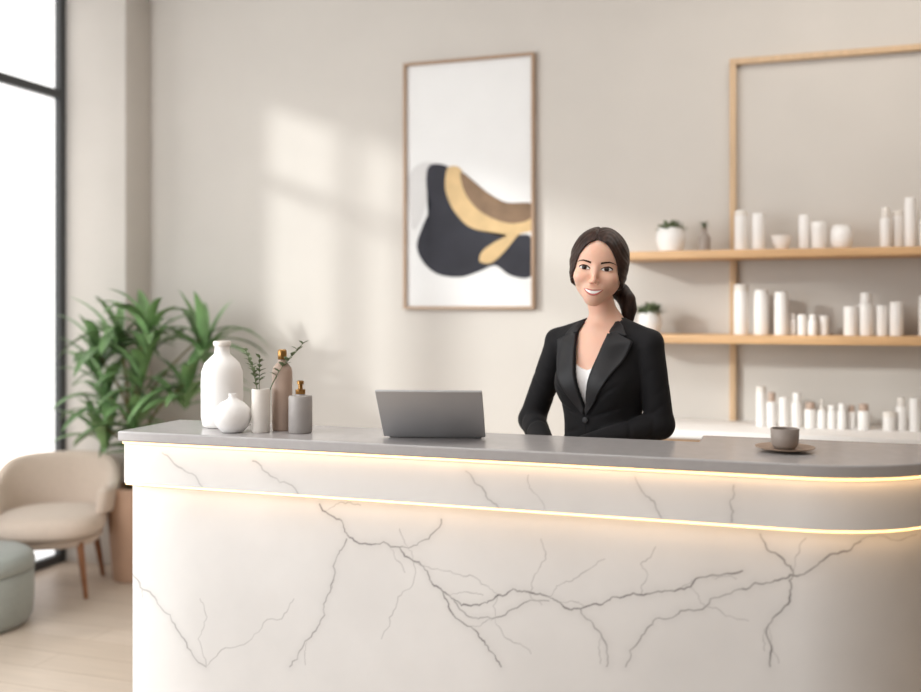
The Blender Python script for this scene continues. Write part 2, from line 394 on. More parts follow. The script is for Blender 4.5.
VE=[
 (3.2,[(318,505),(338,520),(346,536),(366,545),(398,548),(412,562),(428,578),(441,592),(452,600),(470,607),(486,604),(497,596),(512,590),(530,594),(548,598),(562,607),(580,610)]),
 (2.6,[(580,610),(598,606),(612,598),(640,596),(664,592),(690,588),(712,576),(742,572)]),
 (2.2,[(345,540),(336,556),(332,580),(322,605),(318,625),(300,650),(288,668)]),
 (3.0,[(441,592),(448,610),(470,628),(480,640),(488,652),(500,668)]),
 (1.6,[(452,600),(468,618),(486,618),(520,606),(548,602)]),
 (2.2,[(580,610),(590,622),(602,640),(606,668)]),
 (1.6,[(398,548),(420,542),(440,520)]),
 (1.3,[(548,598),(560,585),(580,575),(604,560)]),
 (2.4,[(130,575),(150,596),(168,616),(182,640),(204,668)]),
 (1.4,[(204,668),(216,655),(250,640),(280,620),(292,600)]),
 (2.6,[(760,535),(778,556),(793,572),(790,592),(778,615),(768,640),(770,668)]),
 (2.6,[(742,590),(770,584),(790,576),(815,568),(838,556),(862,545)]),
 (1.8,[(742,590),(710,600),(680,612),(655,620),(640,640),(625,668)]),
 (1.4,[(690,588),(700,604),(720,612),(748,622)]),
 (1.2,[(412,562),(408,590),(392,612),(380,640)]),
 (1.2,[(497,596),(494,620),(506,640),(530,655)]),
 (1.2,[(398,530),(404,545),(412,562),(430,570),(455,575),(480,585),(497,596)]),
 (1.1,[(640,596),(646,580),(640,565),(655,548)]),(1.1,[(530,594),(534,575),(545,560),(540,540)]),
 (1.1,[(204,668),(196,640),(205,618),(198,600)]),
 (2.0,[(166,452),(182,466),(206,486)]),(2.2,[(256,460),(276,476),(302,496)]),
 (1.8,[(468,470),(484,486),(500,506)]),(1.8,[(636,476),(650,496),(662,516)]),(1.6,[(734,484),(730,500),(732,520)]),
 (1.2,[(530,474),(534,490),(546,508)]),
 (1.2,[(862,545),(880,540),(905,550),(925,548)]),
]
def frac(a,b,rs,depth,amp):
    if depth==0 or np.hypot(*(b-a))<.006: return [a]
    d=b-a; m=(a+b)/2+np.array([-d[1],d[0]])*rs.uniform(-amp,amp)
    return frac(a,m,rs,depth-1,amp)+frac(m,b,rs,depth-1,amp)
def build_veins():
    rs=np.random.RandomState(11); out=[]
    for w,pts in VE:
        p=[np.array(pv(a,b)) for a,b in pts]; q=[]
        for a,b in zip(p[:-1],p[1:]): q+=frac(a,b,rs,3,.17)
        q.append(p[-1]); out.append((w,q))
        if w>=2.2 and len(q)>20:
            for _ in range(int(len(q)/22)):
                k=rs.randint(2,len(q)-2); t=q[k+1]-q[k-1]; ang=math.atan2(t[1],t[0])+rs.choice([-1,1])*rs.uniform(.4,.9)
                ln=rs.uniform(.05,.12); e=q[k]+np.array([math.cos(ang),math.sin(ang)])*ln
                out.append((.8,frac(q[k],e,rs,4,.15)+[e]))
    return out
VEINS=build_veins()
def paint_veins(o,gain):
    me=o.data; n=len(me.vertices); co=np.empty(n*3,np.float32); me.vertices.foreach_get('co',co); co=co.reshape(-1,3)
    X=co[:,0]; Z=co[:,2]; V=np.zeros(n,np.float32)
    for w,q in VEINS:
        ph=w*7+len(q)
        for si,(a,b) in enumerate(zip(q[:-1],q[1:])):
            m=(X>min(a[0],b[0])-.03)&(X<max(a[0],b[0])+.03)&(Z>min(a[1],b[1])-.03)&(Z<max(a[1],b[1])+.03)
            ii=np.nonzero(m)[0]
            if not len(ii): continue
            P=np.stack([X[ii],Z[ii]],1); ba=b-a; h=np.clip(((P-a)@ba)/max(ba@ba,1e-9),0,1)
            dd=np.hypot(*(P-a-h[:,None]*ba).T)
            md=.65+.35*math.sin(si*.37+ph)+.25*math.sin(si*1.1+ph)
            ww=.0013+w*.00018*max(.1,md)
            v=np.clip(1.2-dd/ww*.62,0,1)*((.78 if w>2.5 else .55 if w>1.5 else .34)*(.6+.4*md))+ .08*np.exp(-(dd/.014)**2)*(w>1.5)
            V[ii]=np.maximum(V[ii],v*gain)
    V[co[:,1]>2.55]=0
    at=me.attributes.new('vein','FLOAT','POINT'); at.data.foreach_set('value',V.astype(np.float32))
paint_veins(lower,1.0); paint_veins(upper,.85)

# ------------------------------------------------------------ things on the counter
TZ=1.0602
v=empty('bottle_vase',(-1.611,2.53,TZ)); tag(v,'large white ceramic bottle vase on the counter','vase')
lathe('vase_body',[(.05,0),(.058,.004),(.0625,.03),(.063,.14),(.061,.17),(.052,.195),(.035,.212),(.024,.222),(.022,.235),(.022,.246)],M_white,v,seg=56,sharp=60)
lathe('vase_rim',[(.022,.246),(.026,.248),(.027,.258),(.024,.262),(.016,.262),(.015,.25)],M_cream,v,seg=40)
v=empty('round_vase',(-1.509,2.425,TZ)); tag(v,'small round white vase with a narrow neck on the counter','vase')
lathe('vase_body',[(.026,0),(.032,.003),(.048,.02),(.0545,.045),(.050,.068),(.034,.086),(.016,.096),(.0105,.102),(.012,.113),(.009,.113),(.008,.1)],M_white,v,seg=56,sharp=70)
v=empty('cylinder_jar',(-1.430,2.45,TZ)); tag(v,'slim white cylindrical jar holding green sprigs','jar')
lathe('jar_body',[(.024,0),(.0265,.003),(.0265,.122),(.0255,.127),(.022,.127),(.022,.02)],M_cream,v,seg=40)
v=empty('glazed_bottle',(-1.394,2.512,TZ)); tag(v,'tall taupe ceramic bottle with a brass cap','bottle')
lathe('bottle_body',[(.027,0),(.0295,.004),(.030,.17),(.0275,.185),(.018,.197),(.012,.203),(.012,.212)],M_rose,v,seg=44,sharp=60)
lathe('bottle_cap',[(.0125,.210),(.0135,.211),(.0135,.236),(.010,.240)],M_brass,v,seg=28)
v=empty('pump_bottle',(-1.314,2.475,TZ)); tag(v,'short grey cylindrical bottle with a brass dispenser top','bottle')
lathe('bottle_body',[(.031,0),(.0345,.004),(.0345,.104),(.0325,.108),(.014,.109),(.013,.114)],M_greyb,v,seg=44)
lathe('pump_cap',[(.0135,.113),(.0145,.114),(.0145,.126),(.0065,.128),(.0065,.140),(.010,.141),(.010,.150),(.006,.152)],M_brass,v,seg=28)
def sprig(base,tops,label,lw=.012,ll=.024):
    bm=bmesh.new()
    for tp in tops:
        tp=Vector(tp); n=14; pts=[]
        for i in range(n+1):
            t=i/n; pts.append(Vector((tp.x*t**2.2,tp.y*t**2.2,tp.z*t)))
        tube(bm,pts,[.0010]*(n+1),6)
        for i in range(9,n+1):
            for s in (-1,1):
                a=random.uniform(0,3.14)
                leaf(bm,pts[i],(s*math.cos(a),s*math.sin(a)*.8,.9),ll*random.uniform(.7,1.1),lw,.5,seg=4)
    o=from_bm('sprig',bm,M_leaf2,None,loc=base,smooth=True); tag(o,label,'plant sprig','sprigs in the cylindrical jar'); return o
sprig((-1.436,2.452,TZ+.03),[(-.050,.01,.205),(-.022,-.003,.165),(-.004,.008,.185)],'small leafy eucalyptus sprig standing in the white jar')
sprig((-1.422,2.456,TZ+.03),[(.092,.062,.226),(.070,.07,.205)],'thin green sprig leaning behind the taupe bottle')

# laptop
lp=empty('laptop',(-.905,2.490,TZ+.001),math.radians(13)); tag(lp,'open silver-grey laptop seen from behind on the counter','laptop')
box('laptop_base',-.130,.130,.004,.146,0,.011,M_lap,lp,.003)
box('keyboard',-.110,.110,.03,.12,.0112,.0125,M_key,lp)
lid=box('laptop_lid',-.143,.143,-.004,.004,0,.195,M_lap,lp,.003); lid.location=(0,.002,.0045); lid.rotation_euler=(math.radians(45),0,0)
scr=box('screen',-.130,.130,.0041,.0048,.02,.185,M_key,lid)
# cup & saucer
sc=lathe('saucer',[(.03,0),(.035,.002),(.06,.006),(.072,.010),(.0725,.012),(.06,.0095),(.03,.006)],M_sauc,None,(.02,2.545,TZ),48); tag(sc,'brown stoneware saucer on the countertop','saucer')
cp=empty('cup',(.02,2.545,TZ+.0065)); tag(cp,'small grey-brown stoneware cup on a saucer','cup')
lathe('cup_body',[(.022,0),(.026,.002),(.033,.012),(.035,.05),(.0335,.051),(.0315,.05),(.030,.014),(.01,.008)],M_cup,cp,seg=40,sharp=60)
bm=bmesh.new(); tube(bm,[(.033+.018*math.sin(t*math.pi/8),0,.04-.026*t/8) for t in range(9)],[.0035]*9,8)
h=from_bm('handle',bm,M_cup,cp,rotz=math.radians(100),smooth=True)

# ------------------------------------------------------------ armchair, ottoman
ch=empty('armchair',(-3.505,3.95,0),math.radians(28)); tag(ch,'beige upholstered tub armchair with wooden legs by the window','armchair')
def tub():
    verts=[];n=64;ns=18
    for i in range(n+1):
        t=i/n*2-1; a=t*math.radians(120)
        sx=math.sin(a); sy=math.cos(a)
        R=.255
        e=1/(1+math.exp((abs(t)-.58)/.08))
        ztop=.51+.14*e; zb=.33+.05*(1-e)
        th=.030-.002*(1-e)
        endf=math.sqrt(max(.02,1-max(0,(abs(t)-.93)/.07)**2))
        for k in range(ns):
            b=2*math.pi*k/ns
            cx=math.copysign(abs(math.cos(b))**.6,math.cos(b)); cz=math.copysign(abs(math.sin(b))**.45,math.sin(b))
            zc=(ztop+zb)/2; hz=(ztop-zb)/2*(.75+.25*endf)
            lean=.07*((zc+cz*hz)-zb)/.4
            rr=R+lean+cx*th*endf
            verts.append((rr*sx*1.04,rr*sy*.98+.01,zc+cz*hz))
    bm=bmesh.new(); vs=[bm.verts.new(v) for v in verts]
    for i in range(n):
        for k in range(ns):
            l=(k+1)%ns; bm.faces.new([vs[j] for j in (i*ns+k,i*ns+l,(i+1)*ns+l,(i+1)*ns+k)])
    bm.faces.new(vs[:ns]); bm.faces.new(list(reversed(vs[n*ns:])))
    return from_bm('backrest',bm,M_fabric,ch,smooth=True,sharp=70)
tub()
def puff(name,prof,m,parent,loc=(0,0,0),sx=1,sy=1,pw=2.6,seg=56):
    verts=[];faces=[]
    for r,z in prof:
        for i in range(seg):
            a=2*math.pi*i/seg; c,s=math.cos(a),math.sin(a)
            k=(abs(c)**pw+abs(s)**pw)**(-1/pw); verts.append((r*k*c*sx,r*k*s*sy,z))
    n=len(prof)
    for j in range(n-1):
        for i in range(seg):
            k=(i+1)%seg; faces.append((j*seg+i,j*seg+k,(j+1)*seg+k,(j+1)*seg+i))
    faces.append(tuple(reversed(range(seg)))); faces.append(tuple((n-1)*seg+i for i in range(seg)))
    return meshobj(name,verts,faces,m,parent,loc,smooth=True,sharp=60)
puff('seat_base',[(.19,.245),(.225,.249),(.238,.262),(.238,.285),(.225,.292)],M_fabric,ch,(0,-.03,0),1,.98)
puff('seat',[(.2,.293),(.248,.30),(.262,.325),(.262,.365),(.248,.390),(.21,.402),(.1,.408)],M_fabric,ch,(0,-.060,0),1,.98)
for sx in(-1,1):
    for sy in(-1,1):
        bm=bmesh.new(); x,y=sx*.17,sy*.17-.03
        tube(bm,[(x,y,.27),(x*1.22,y+sy*.035,0)],[.019,.011],12); from_bm('leg',bm,M_walnut,ch,smooth=True,sharp=50)
for sx in(-1,1):
    bm=bmesh.new(); tube(bm,[(sx*.225,-.02,.27),(sx*.262,-.03,.42)],[.012,.012],10); from_bm('arm_support',bm,M_walnut,ch,smooth=True,sharp=50)
ot=empty('ottoman',(-3.42,3.36,0)); tag(ot,'round sage-grey fabric ottoman beside the armchair','ottoman')
puff('ottoman_body',[(.18,0),(.22,.008),(.242,.04),(.248,.12),(.248,.235),(.242,.245)],M_sage,ot,pw=2)
puff('ottoman_top',[(.242,.246),(.25,.252),(.252,.28),(.242,.31),(.215,.328),(.15,.336),(.05,.338)],M_sage,ot,pw=2)

# ------------------------------------------------------------ big plant
pl=empty('potted_palm',(-3.22,4.22,0)); tag(pl,'tall leafy green palm in a clay pot by the column','potted plant')
lathe('pot',[(.10,0),(.108,.004),(.142,.44),(.146,.47),(.146,.49),(.13,.49),(.128,.44)],M_terra,pl,seg=44)
lathe('soil',[(.126,.43),(.126,.452),(.02,.46)],M_soil,pl,seg=32)
heads=[(-3.42,1.18),(-3.24,1.32),(-3.02,1.36),(-2.80,1.28),(-3.36,.98),(-3.08,1.10),(-2.84,1.04),(-3.14,.88),(-3.32,.80)]
def clampf(q):
    wx=q.x-3.22; wy=q.y+4.22
    ymax=4.35 if wx<-3.36 else 4.57
    if wy>ymax: q=Vector((q.x,ymax-4.22-random.uniform(0,.01),q.z))
    if wx<-3.76: q=Vector((-3.76+3.22,q.y,q.z))
    return q
bm=bmesh.new(); bs=bmesh.new()
for i,(hx,hz) in enumerate(heads):
    hy=4.16+random.uniform(-.12,.08)
    bx,by=random.uniform(-.05,.05),random.uniform(-.05,.05)
    p1=Vector((hx+3.22,hy-4.22,hz)); p0=Vector((bx,by,.45))
    pts=[p0.lerp(p1,t/8)+Vector((0,0,.05*math.sin(t/8*3.1)))-Vector(((p1.x-bx)*.3*math.sin(t/8*3.1),0,0)) for t in range(9)]
    tube(bs,pts,[.010-.0006*t for t in range(9)],8)
    for k in range(18):
        a=k*2.399+random.uniform(-.2,.2); el=math.radians(random.uniform(15,80))
        d=Vector((math.cos(a)*math.cos(el),math.sin(a)*math.cos(el)*.8,math.sin(el)))
        back=random.uniform(0,.14)
        leaf(bm,p1-Vector((0,0,back)),d,random.uniform(.26,.40),random.uniform(.045,.066),random.uniform(.9,1.9),clampf,seg=9)
from_bm('stems',bs,M_stem,pl,smooth=True); from_bm('foliage',bm,M_leaf,pl,smooth=True)

# ------------------------------------------------------------ person (implicit surface -> surface nets)
f32=np.float32
def axis(segs):
    out=[]
    for a,b,s in segs:
        n=int(round((b-a)/s)); out+=list(np.linspace(a,b,n,endpoint=False))
    out.append(segs[-1][1]); return np.array(out,f32)
class Grid:
    def __init__(s,xs,ys,zs):
        s.x,s.y,s.z=xs,ys,zs; s.F=np.full((len(xs),len(ys),len(zs)),.5,f32)
    def block(s,lo,hi):
        r=[]
        for ax,l,h in zip((s.x,s.y,s.z),lo,hi):
            a=max(0,np.searchsorted(ax,l)-1); b=min(len(ax),np.searchsorted(ax,h)+1); r.append(slice(a,b))
        return tuple(r),s.x[r[0]][:,None,None],s.y[r[1]][None,:,None],s.z[r[2]][None,None,:]
def smin(a,b,k):
    h=np.clip(.5+.5*(b-a)/k,0,1); return b*(1-h)+a*h-k*h*(1-h)
def smax(a,b,k): return -smin(-a,-b,k)
def ell(X,Y,Z,c,r):
    x,y,z=(X-c[0])/r[0],(Y-c[1])/r[1],(Z-c[2])/r[2]
    k0=np.sqrt(x*x+y*y+z*z); k1=np.sqrt((x/r[0])**2+(y/r[1])**2+(z/r[2])**2)+1e-6
    return k0*(k0-1)/k1
def cap(X,Y,Z,a,b,ra,rb):
    a=np.array(a,f32); b=np.array(b,f32); d=b-a
    h=np.clip(((X-a[0])*d[0]+(Y-a[1])*d[1]+(Z-a[2])*d[2])/float(d@d),0,1)
    return np.sqrt((X-a[0]-h*d[0])**2+(Y-a[1]-h*d[1])**2+(Z-a[2]-h*d[2])**2)-(ra+(rb-ra)*h)
def add_cap(G,a,b,ra,rb,k=.02):
    m=max(ra,rb)+k+.02
    r,X,Y,Z=G.block([min(p,q)-m for p,q in zip(a,b)],[max(p,q)+m for p,q in zip(a,b)])
    if 0 in G.F[r].shape: return
    G.F[r]=smin(G.F[r],cap(X,Y,Z,a,b,ra,rb),k)
def add_ell(G,c,rr,k=.02):
    m=k+.02
    r,X,Y,Z=G.block([p-q-m for p,q in zip(c,rr)],[p+q+m for p,q in zip(c,rr)])
    G.F[r]=smin(G.F[r],ell(X,Y,Z,c,rr),k)
def nets(G):
    F=G.F; xs,ys,zs=G.x,G.y,G.z; s=F<0
    c=np.zeros([n-1 for n in F.shape],np.uint8)
    for a in(0,1):
        for b in(0,1):
            for d in(0,1): c+=s[a:F.shape[0]-1+a,b:F.shape[1]-1+b,d:F.shape[2]-1+d]
    I,J,K=np.nonzero((c>0)&(c<8)); n=len(I)
    acc=np.zeros((n,3)); cnt=np.zeros(n)
    cs=[(a,b,d) for a in(0,1) for b in(0,1) for d in(0,1)]
    for p in cs:
        for q in cs:
            if sum(abs(u-w) for u,w in zip(p,q))!=1 or p>q: continue
            fa=F[I+p[0],J+p[1],K+p[2]]; fb=F[I+q[0],J+q[1],K+q[2]]; m=(fa<0)!=(fb<0)
            t=fa[m]/(fa[m]-fb[m])
            pa=np.stack([xs[I[m]+p[0]],ys[J[m]+p[1]],zs[K[m]+p[2]]],1); pb=np.stack([xs[I[m]+q[0]],ys[J[m]+q[1]],zs[K[m]+q[2]]],1)
            acc[m]+=pa+(pb-pa)*t[:,None]; cnt[m]+=1
    V=acc/cnt[:,None]
    idx=np.full(c.shape,-1,np.int32); idx[I,J,K]=np.arange(n); fs=[]
    def quads(q,ins):
        q=np.stack(q,1); q[~ins]=q[~ins][:,::-1]; fs.append(q[(q>=0).all(1)])
    i,j,k=np.nonzero((s[:-1]!=s[1:])[:,1:-1,1:-1]); j+=1;k+=1
    quads([idx[i,j-1,k-1],idx[i,j,k-1],idx[i,j,k],idx[i,j-1,k]],s[i,j,k])
    i,j,k=np.nonzero((s[:,:-1]!=s[:,1:])[1:-1,:,1:-1]); i+=1;k+=1
    quads([idx[i-1,j,k-1],idx[i-1,j,k],idx[i,j,k],idx[i,j,k-1]],s[i,j,k])
    i,j,k=np.nonzero((s[:,:,:-1]!=s[:,:,1:])[1:-1,1:-1,:]); i+=1;j+=1
    quads([idx[i-1,j-1,k],idx[i,j-1,k],idx[i,j,k],idx[i-1,j,k]],s[i,j,k])
    return V,np.concatenate(fs)
def netobj(name,G,m,parent=None):
    V,Fc=nets(G); vl=V.tolist(); fl_=Fc.tolist()
    o=meshobj(name,vl,fl_,m,parent,smooth=True)
    return o,BVHTree.FromPolygons(vl,fl_)

HS=1.04   # head scale
hc=Vector((.004,-.028,1.538))
R=(Matrix.Rotation(math.radians(24),3,'Z')@Matrix.Rotation(math.radians(6),3,'Y'))
Rn=np.array(R,f32)
def headblock(G,ext=.17):
    r,X,Y,Z=G.block([hc[0]-ext,hc[1]-ext,hc[2]-ext],[hc[0]+ext,hc[1]+ext,hc[2]+ext])
    dx,dy,dz=(X-hc[0])/HS,(Y-hc[1])/HS,(Z-hc[2])/HS
    return r,dx*Rn[0,0]+dy*Rn[1,0]+dz*Rn[2,0],dx*Rn[0,1]+dy*Rn[1,1]+dz*Rn[2,1],dx*Rn[0,2]+dy*Rn[1,2]+dz*Rn[2,2]
def head_sdf(X,Y,Z):
    A=np.abs(X)
    d=ell(X,Y,Z,(0,.015,.033),(.074,.092,.080))
    d=smin(d,ell(X,Y,Z,(0,-.028,.040),(.062,.055,.054)),.03)
    d=smin(d,ell(X,Y,Z,(0,-.016,-.018),(.063,.064,.070)),.025)
    d=smin(d,cap(A,Y,Z,(.044,.0,-.034),(.009,-.054,-.085),.015,.015),.026)
    d=smin(d,ell(X,Y,Z,(0,-.062,-.087),(.016,.018,.017)),.018)
    d=smin(d,ell(A,Y,Z,(.038,-.053,-.026),(.024,.026,.021)),.020)
    d=smin(d,ell(X,Y,Z,(0,-.066,-.065),(.028,.023,.023)),.022)
    d=smax(d,-ell(A,Y,Z,(.031,-.101,.002),(.023,.020,.013)),.014)
    d=smin(d,ell(A,Y,Z,(.031,-.0655,-.001),(.017,.0140,.0130)),.005)
    d=smin(d,cap(X,Y,Z,(0,-.076,.008),(0,-.095,-.031),.0060,.0058),.012)
    d=smin(d,ell(X,Y,Z,(0,-.0970,-.0345),(.0082,.0080,.0070)),.006)
    d=smin(d,ell(A,Y,Z,(.0096,-.0885,-.038),(.0052,.0076,.0052)),.005)
    d=smin(d,ell(A,Y,Z,(.074,.012,-.008),(.006,.017,.030)),.008)
    return d*HS
G=Grid(axis([(-.36,-.105,.0045),(-.105,.115,.0020),(.115,.28,.0045)]),axis([(-.25,-.15,.004),(-.15,.12,.0022),(.12,.18,.005)]),axis([(-.01,.88,.010),(.88,1.40,.0042),(1.40,1.69,.0020)]))
r_,X,Y,Z=headblock(G); G.F[r_]=np.minimum(G.F[r_],head_sdf(X,Y,Z))
nk=hc+R@Vector((0,.024,-.06))
add_cap(G,tuple(nk),(0.004,.03,1.35),.039,.044,.02)
SL,SR=(.152,.01,1.306),(-.162,.01,1.306)
EL,ER=(.176,.03,1.080),(-.266,.015,1.065)
WL,WR=(.020,-.150,1.020),(-.105,-.150,1.00)
for s in(-1,1):
    add_cap(G,(0,.03,1.368),(s*.125,.015,1.320),.034,.032,.04)
    add_cap(G,(0.01*s,-.035,1.340),(s*.13,.0,1.330),.011,.012,.025)
add_ell(G,(0,.005,1.225),(.130,.094,.15),.04)
for s in(-1,1): add_ell(G,(s*.055,-.064,1.20),(.050,.043,.05),.03)
add_ell(G,(0,0,1.06),(.108,.080,.16),.05); add_ell(G,(0,.012,.92),(.150,.105,.12),.05)
for s,S_,E_,W_ in((1,SL,EL,WL),(-1,SR,ER,WR)):
    add_cap(G,S_,E_,.038,.031,.03); add_cap(G,E_,W_,.031,.022,.015)
    add_cap(G,(s*.085,.01,.9),(s*.085,0,.48),.083,.052,.04); add_cap(G,(s*.085,0,.48),(s*.085,.025,.09),.052,.034,.02)
    add_cap(G,(s*.085,.03,.045),(s*.09,-.12,.032),.033,.026,.02)
def hand(G,w,u,v,n,bend):
    w,u,v,n=map(Vector,(w,u,v,n)); u.normalize(); v=(v-u*v.dot(u)).normalized(); n=(n-u*n.dot(u)-v*n.dot(v)).normalized()
    for q,(sp,ln,fr) in enumerate([(.027,.072,.082),(.009,.080,.086),(-.009,.075,.083),(-.026,.060,.076)]):
        k=w+u*fr+v*sp
        add_cap(G,tuple(w+v*sp*.5),tuple(k),.015,.0115,.012)
        a=0; p=k; rr=.0088
        for sgm,fc in enumerate((.45,.30,.25)):
            a+=bend*(1+.1*q); dirv=u*math.cos(a)+n*math.sin(a); e=p+dirv*ln*fc
            add_cap(G,tuple(p),tuple(e),rr,rr-.0008,.003); p=e; rr-=.0008
    p=w+u*.025+v*.022; e=p+(u*.6+v*.7+n*.3).normalized()*.045; add_cap(G,tuple(p),tuple(e),.013,.0105,.01)
    e2=e+(u*.85+v*.2+n*.45).normalized()*.032; add_cap(G,tuple(e),tuple(e2),.010,.008,.004)
hand(G,WL,(-.80,-.05,-.60),(-.5,0,1),(0,1,0),.5)
hand(G,WR,(.80,-.02,-.60),(.4,0,1),(0,-1,0),.28)
person,bodyT=netobj('person',G,M_skin)
person.location=(-.502,2.87,0); person.rotation_euler=(0,0,math.radians(-20))
tag(person,'smiling woman in black blazer over white top, standing behind the desk','person')
del G

def torso_fields(X,Y,Z,g):
    A=np.abs(X)
    d=ell(X,Y,Z,(0,.005,1.225),(.132+g,.096+g,.152+g))
    d=smin(d,cap(A,Y,Z,(0,.03,1.362),(.125,.012,1.314),.033+g,.034+g),.03)
    d=smin(d,ell(A,Y,Z,(.054,-.064,1.195),(.050+g,.040+g,.05+g)),.04)
    d=smin(d,ell(X,Y,Z,(0,0,1.06),(.106+g,.080+g,.16)),.05)
    d=smin(d,ell(X,Y,Z,(0,.01,.90),(.153+g,.108+g,.15)),.05)
    return d
GJ=Grid(axis([(-.35,.29,.0034)]),axis([(-.25,.18,.0038)]),axis([(.80,1.44,.0034)]))
X,Y,Z=GJ.x[:,None,None],GJ.y[None,:,None],GJ.z[None,None,:]
A=np.abs(X)
d=torso_fields(X,Y,Z,.014)
for s in(-1,1):
    for sl,of in((.75,.020),(.35,-.004),(-.3,-.03)):
        t=(Z-(1.10+of))-sl*(s*X); d=d+.0034*np.exp(-(t/.006)**2)*np.clip((s*X-.015)/.03,0,1)*np.clip((.12-s*X)/.03,0,1)
for s,S_,E_,W_ in((1,SL,EL,WL),(-1,SR,ER,WR)):
    ax=np.array(E_)-np.array(S_); ax/=np.linalg.norm(ax)
    tt=((X-S_[0])*ax[0]+(Y-S_[1])*ax[1]+(Z-S_[2])*ax[2])
    sh=cap(X,Y,Z,(s*.06,.022,1.360),(S_[0]*1.06,.01,1.330),.032,.028)
    up=cap(X,Y,Z,S_,E_,.044,.042)
    q=tt+.55*(X-S_[0])*s+.35*Y
    for c0,am,wd in((.07,.0016,.010),(.150,.0022,.009),(.195,.0030,.008)):
        ang=np.exp(-((q-c0)/wd)**2); up=up+am*ang*np.clip(np.sin((X*23+Y*31)*1.7+c0*40)*.6+.4,0,1)
    ax2=np.array(W_)-np.array(E_); ax2/=np.linalg.norm(ax2)
    t2=((X-E_[0])*ax2[0]+(Y-E_[1])*ax2[1]+(Z-E_[2])*ax2[2])+.4*(Z-E_[2])
    lo=cap(X,Y,Z,E_,tuple(np.array(E_)+(np.array(W_)-np.array(E_))*.96),.043,.033)
    for c0 in(.035,.10): lo=lo+.0030*np.exp(-((t2-c0)/.0075)**2)
    arm=smin(smin(sh,up,.022),lo,.012)
    d=smin(d,arm,.007)
wv=.056*np.clip((Z-1.120)/.235,0,2)
wedge=np.maximum((A-wv)*.96,Y-.015)
body_in=torso_fields(X,Y,Z,.004)
shell=np.maximum(d,-body_in)
shell=smax(shell,-wedge,.003)
neckcut=cap(X,Y,Z,(0.002,.03,1.30),(0.006,.03,1.5),.048,.050)
shell=smax(shell,-neckcut,.004)
rad=np.sqrt((X-.003)**2+(Y-.03)**2)
# stand collar: high at the nape, sloping down towards the front
ctop=1.388+np.clip((Y-.03)*.25,-.02,.02)
collar=np.maximum(np.abs(rad-.0515-(1.396-Z)*.3)-.0042,np.maximum(np.maximum(Z-ctop,1.335-Z),-(Y-.0)-.012))
shell=smin(shell,collar,.008)
shell=np.maximum(shell,.83-Z)
GJ.F=shell.astype(f32)
jk,jackT=netobj('blazer',GJ,M_jacket,person); jk['label']='black tailored blazer with wide lapels'
GC=Grid(axis([(-.17,.17,.004)]),axis([(-.14,.13,.004)]),axis([(.96,1.30,.004)]))
X,Y,Z=GC.x[:,None,None],GC.y[None,:,None],GC.z[None,None,:]
d=torso_fields(X,Y,Z,.0025)
d=np.maximum(d,Z-(1.240+1.5*np.abs(X)**1.4)); d=np.maximum(d,.98-Z); GC.F=d.astype(f32)
cm,camT=netobj('camisole',GC,M_cami,person)
GT=Grid(axis([(-.21,.21,.006)]),axis([(-.17,.17,.006)]),axis([(.03,1.03,.008)]))
X,Y,Z=GT.x[:,None,None],GT.y[None,:,None],GT.z[None,None,:]; A=np.abs(X)
d=ell(X,Y,Z,(0,.012,.93),(.158,.113,.13)); d=smin(d,cap(A,Y,Z,(.085,.01,.9),(.085,0,.48),.09,.068),.03)
d=smin(d,cap(A,Y,Z,(.085,0,.48),(.085,.02,.06),.068,.06),.02); d=np.maximum(np.maximum(d,.06-Z),Z-1.0); GT.F=d.astype(f32)
netobj('trousers',GT,M_jacket,person)
for s in(-1,1):
    GS=Grid(axis([(s*.088-.06,s*.088+.06,.004)]),axis([(-.20,.10,.004)]),axis([(-.008,.12,.004)]))
    X,Y,Z=GS.x[:,None,None],GS.y[None,:,None],GS.z[None,None,:]
    d=smin(cap(X,Y,Z,(s*.085,.035,.04),(s*.09,-.13,.028),.042,.034),cap(X,Y,Z,(s*.085,.03,.05),(s*.085,.03,.08),.04,.04),.02)
    GS.F=np.maximum(np.maximum(d,.001-Z),Z-.09).astype(f32); netobj('shoe',GS,M_key,person)
# hair
GH=Grid(axis([(-.13,.20,.0024)]),axis([(-.17,.18,.0024)]),axis([(1.33,1.70,.0024)]))
r_,X,Y,Z=headblock(GH,.2); A=np.abs(X)
o_=ell(X,Y,Z,(0,.014,.037),(.0830,.1035,.088))
o_=smin(o_,ell(X,Y,Z,(0,-.020,.041),(.071,.067,.066)),.02)
o_=smin(o_,ell(X,Y,Z,(0,.05,-.02),(.064,.062,.058)),.03)
o_=smin(o_,ell(A,Y,Z,(.059,-.006,-.008),(.0225,.048,.056)),.02)
gv=np.arctan2(Y-.09,-(Z+.03))*9+np.sin(A*60)*1.1
o_=o_+.0008*np.sin(gv*2.6+A*40)+.0004*np.sin(gv*7.0)
o_=o_+.0045*np.exp(-((X+.006)/.0032)**2)*(Z>.06)
wz=np.interp(Z,[-.14,-.09,-.05,-.02,.01,.035,.055,.068,.076,.081],[.09,.080,.070,.0640,.0580,.0495,.038,.027,.015,.0]).astype(f32)
face=np.maximum((A-wz)*.85,np.maximum(Y-(-.012),Z-.0835))
o_=smax(o_,-face,.005)
o_=smax(o_,(-.050-.5*np.clip(Y,-.03,.1))-Z,.012)
GH.F[r_]=o_*HS
def hp(x,y,z): return tuple(hc+R@Vector((x,y,z)))
tail=[(.000,.090,-.030,.032),(.035,.105,-.045,.026),(.065,.100,-.060,.024),(.086,.088,-.082,.023),(.096,.080,-.110,.020),(.096,.076,-.138,.014),(.088,.074,-.162,.005)]
for a,b in zip(tail[:-1],tail[1:]): add_cap(GH,hp(*a[:3]),hp(*b[:3]),a[3],b[3],.018)
hair,hairT=netobj('hair',GH,M_hair,person); hair['label']='dark brown hair parted in the centre, tied in a low ponytail'
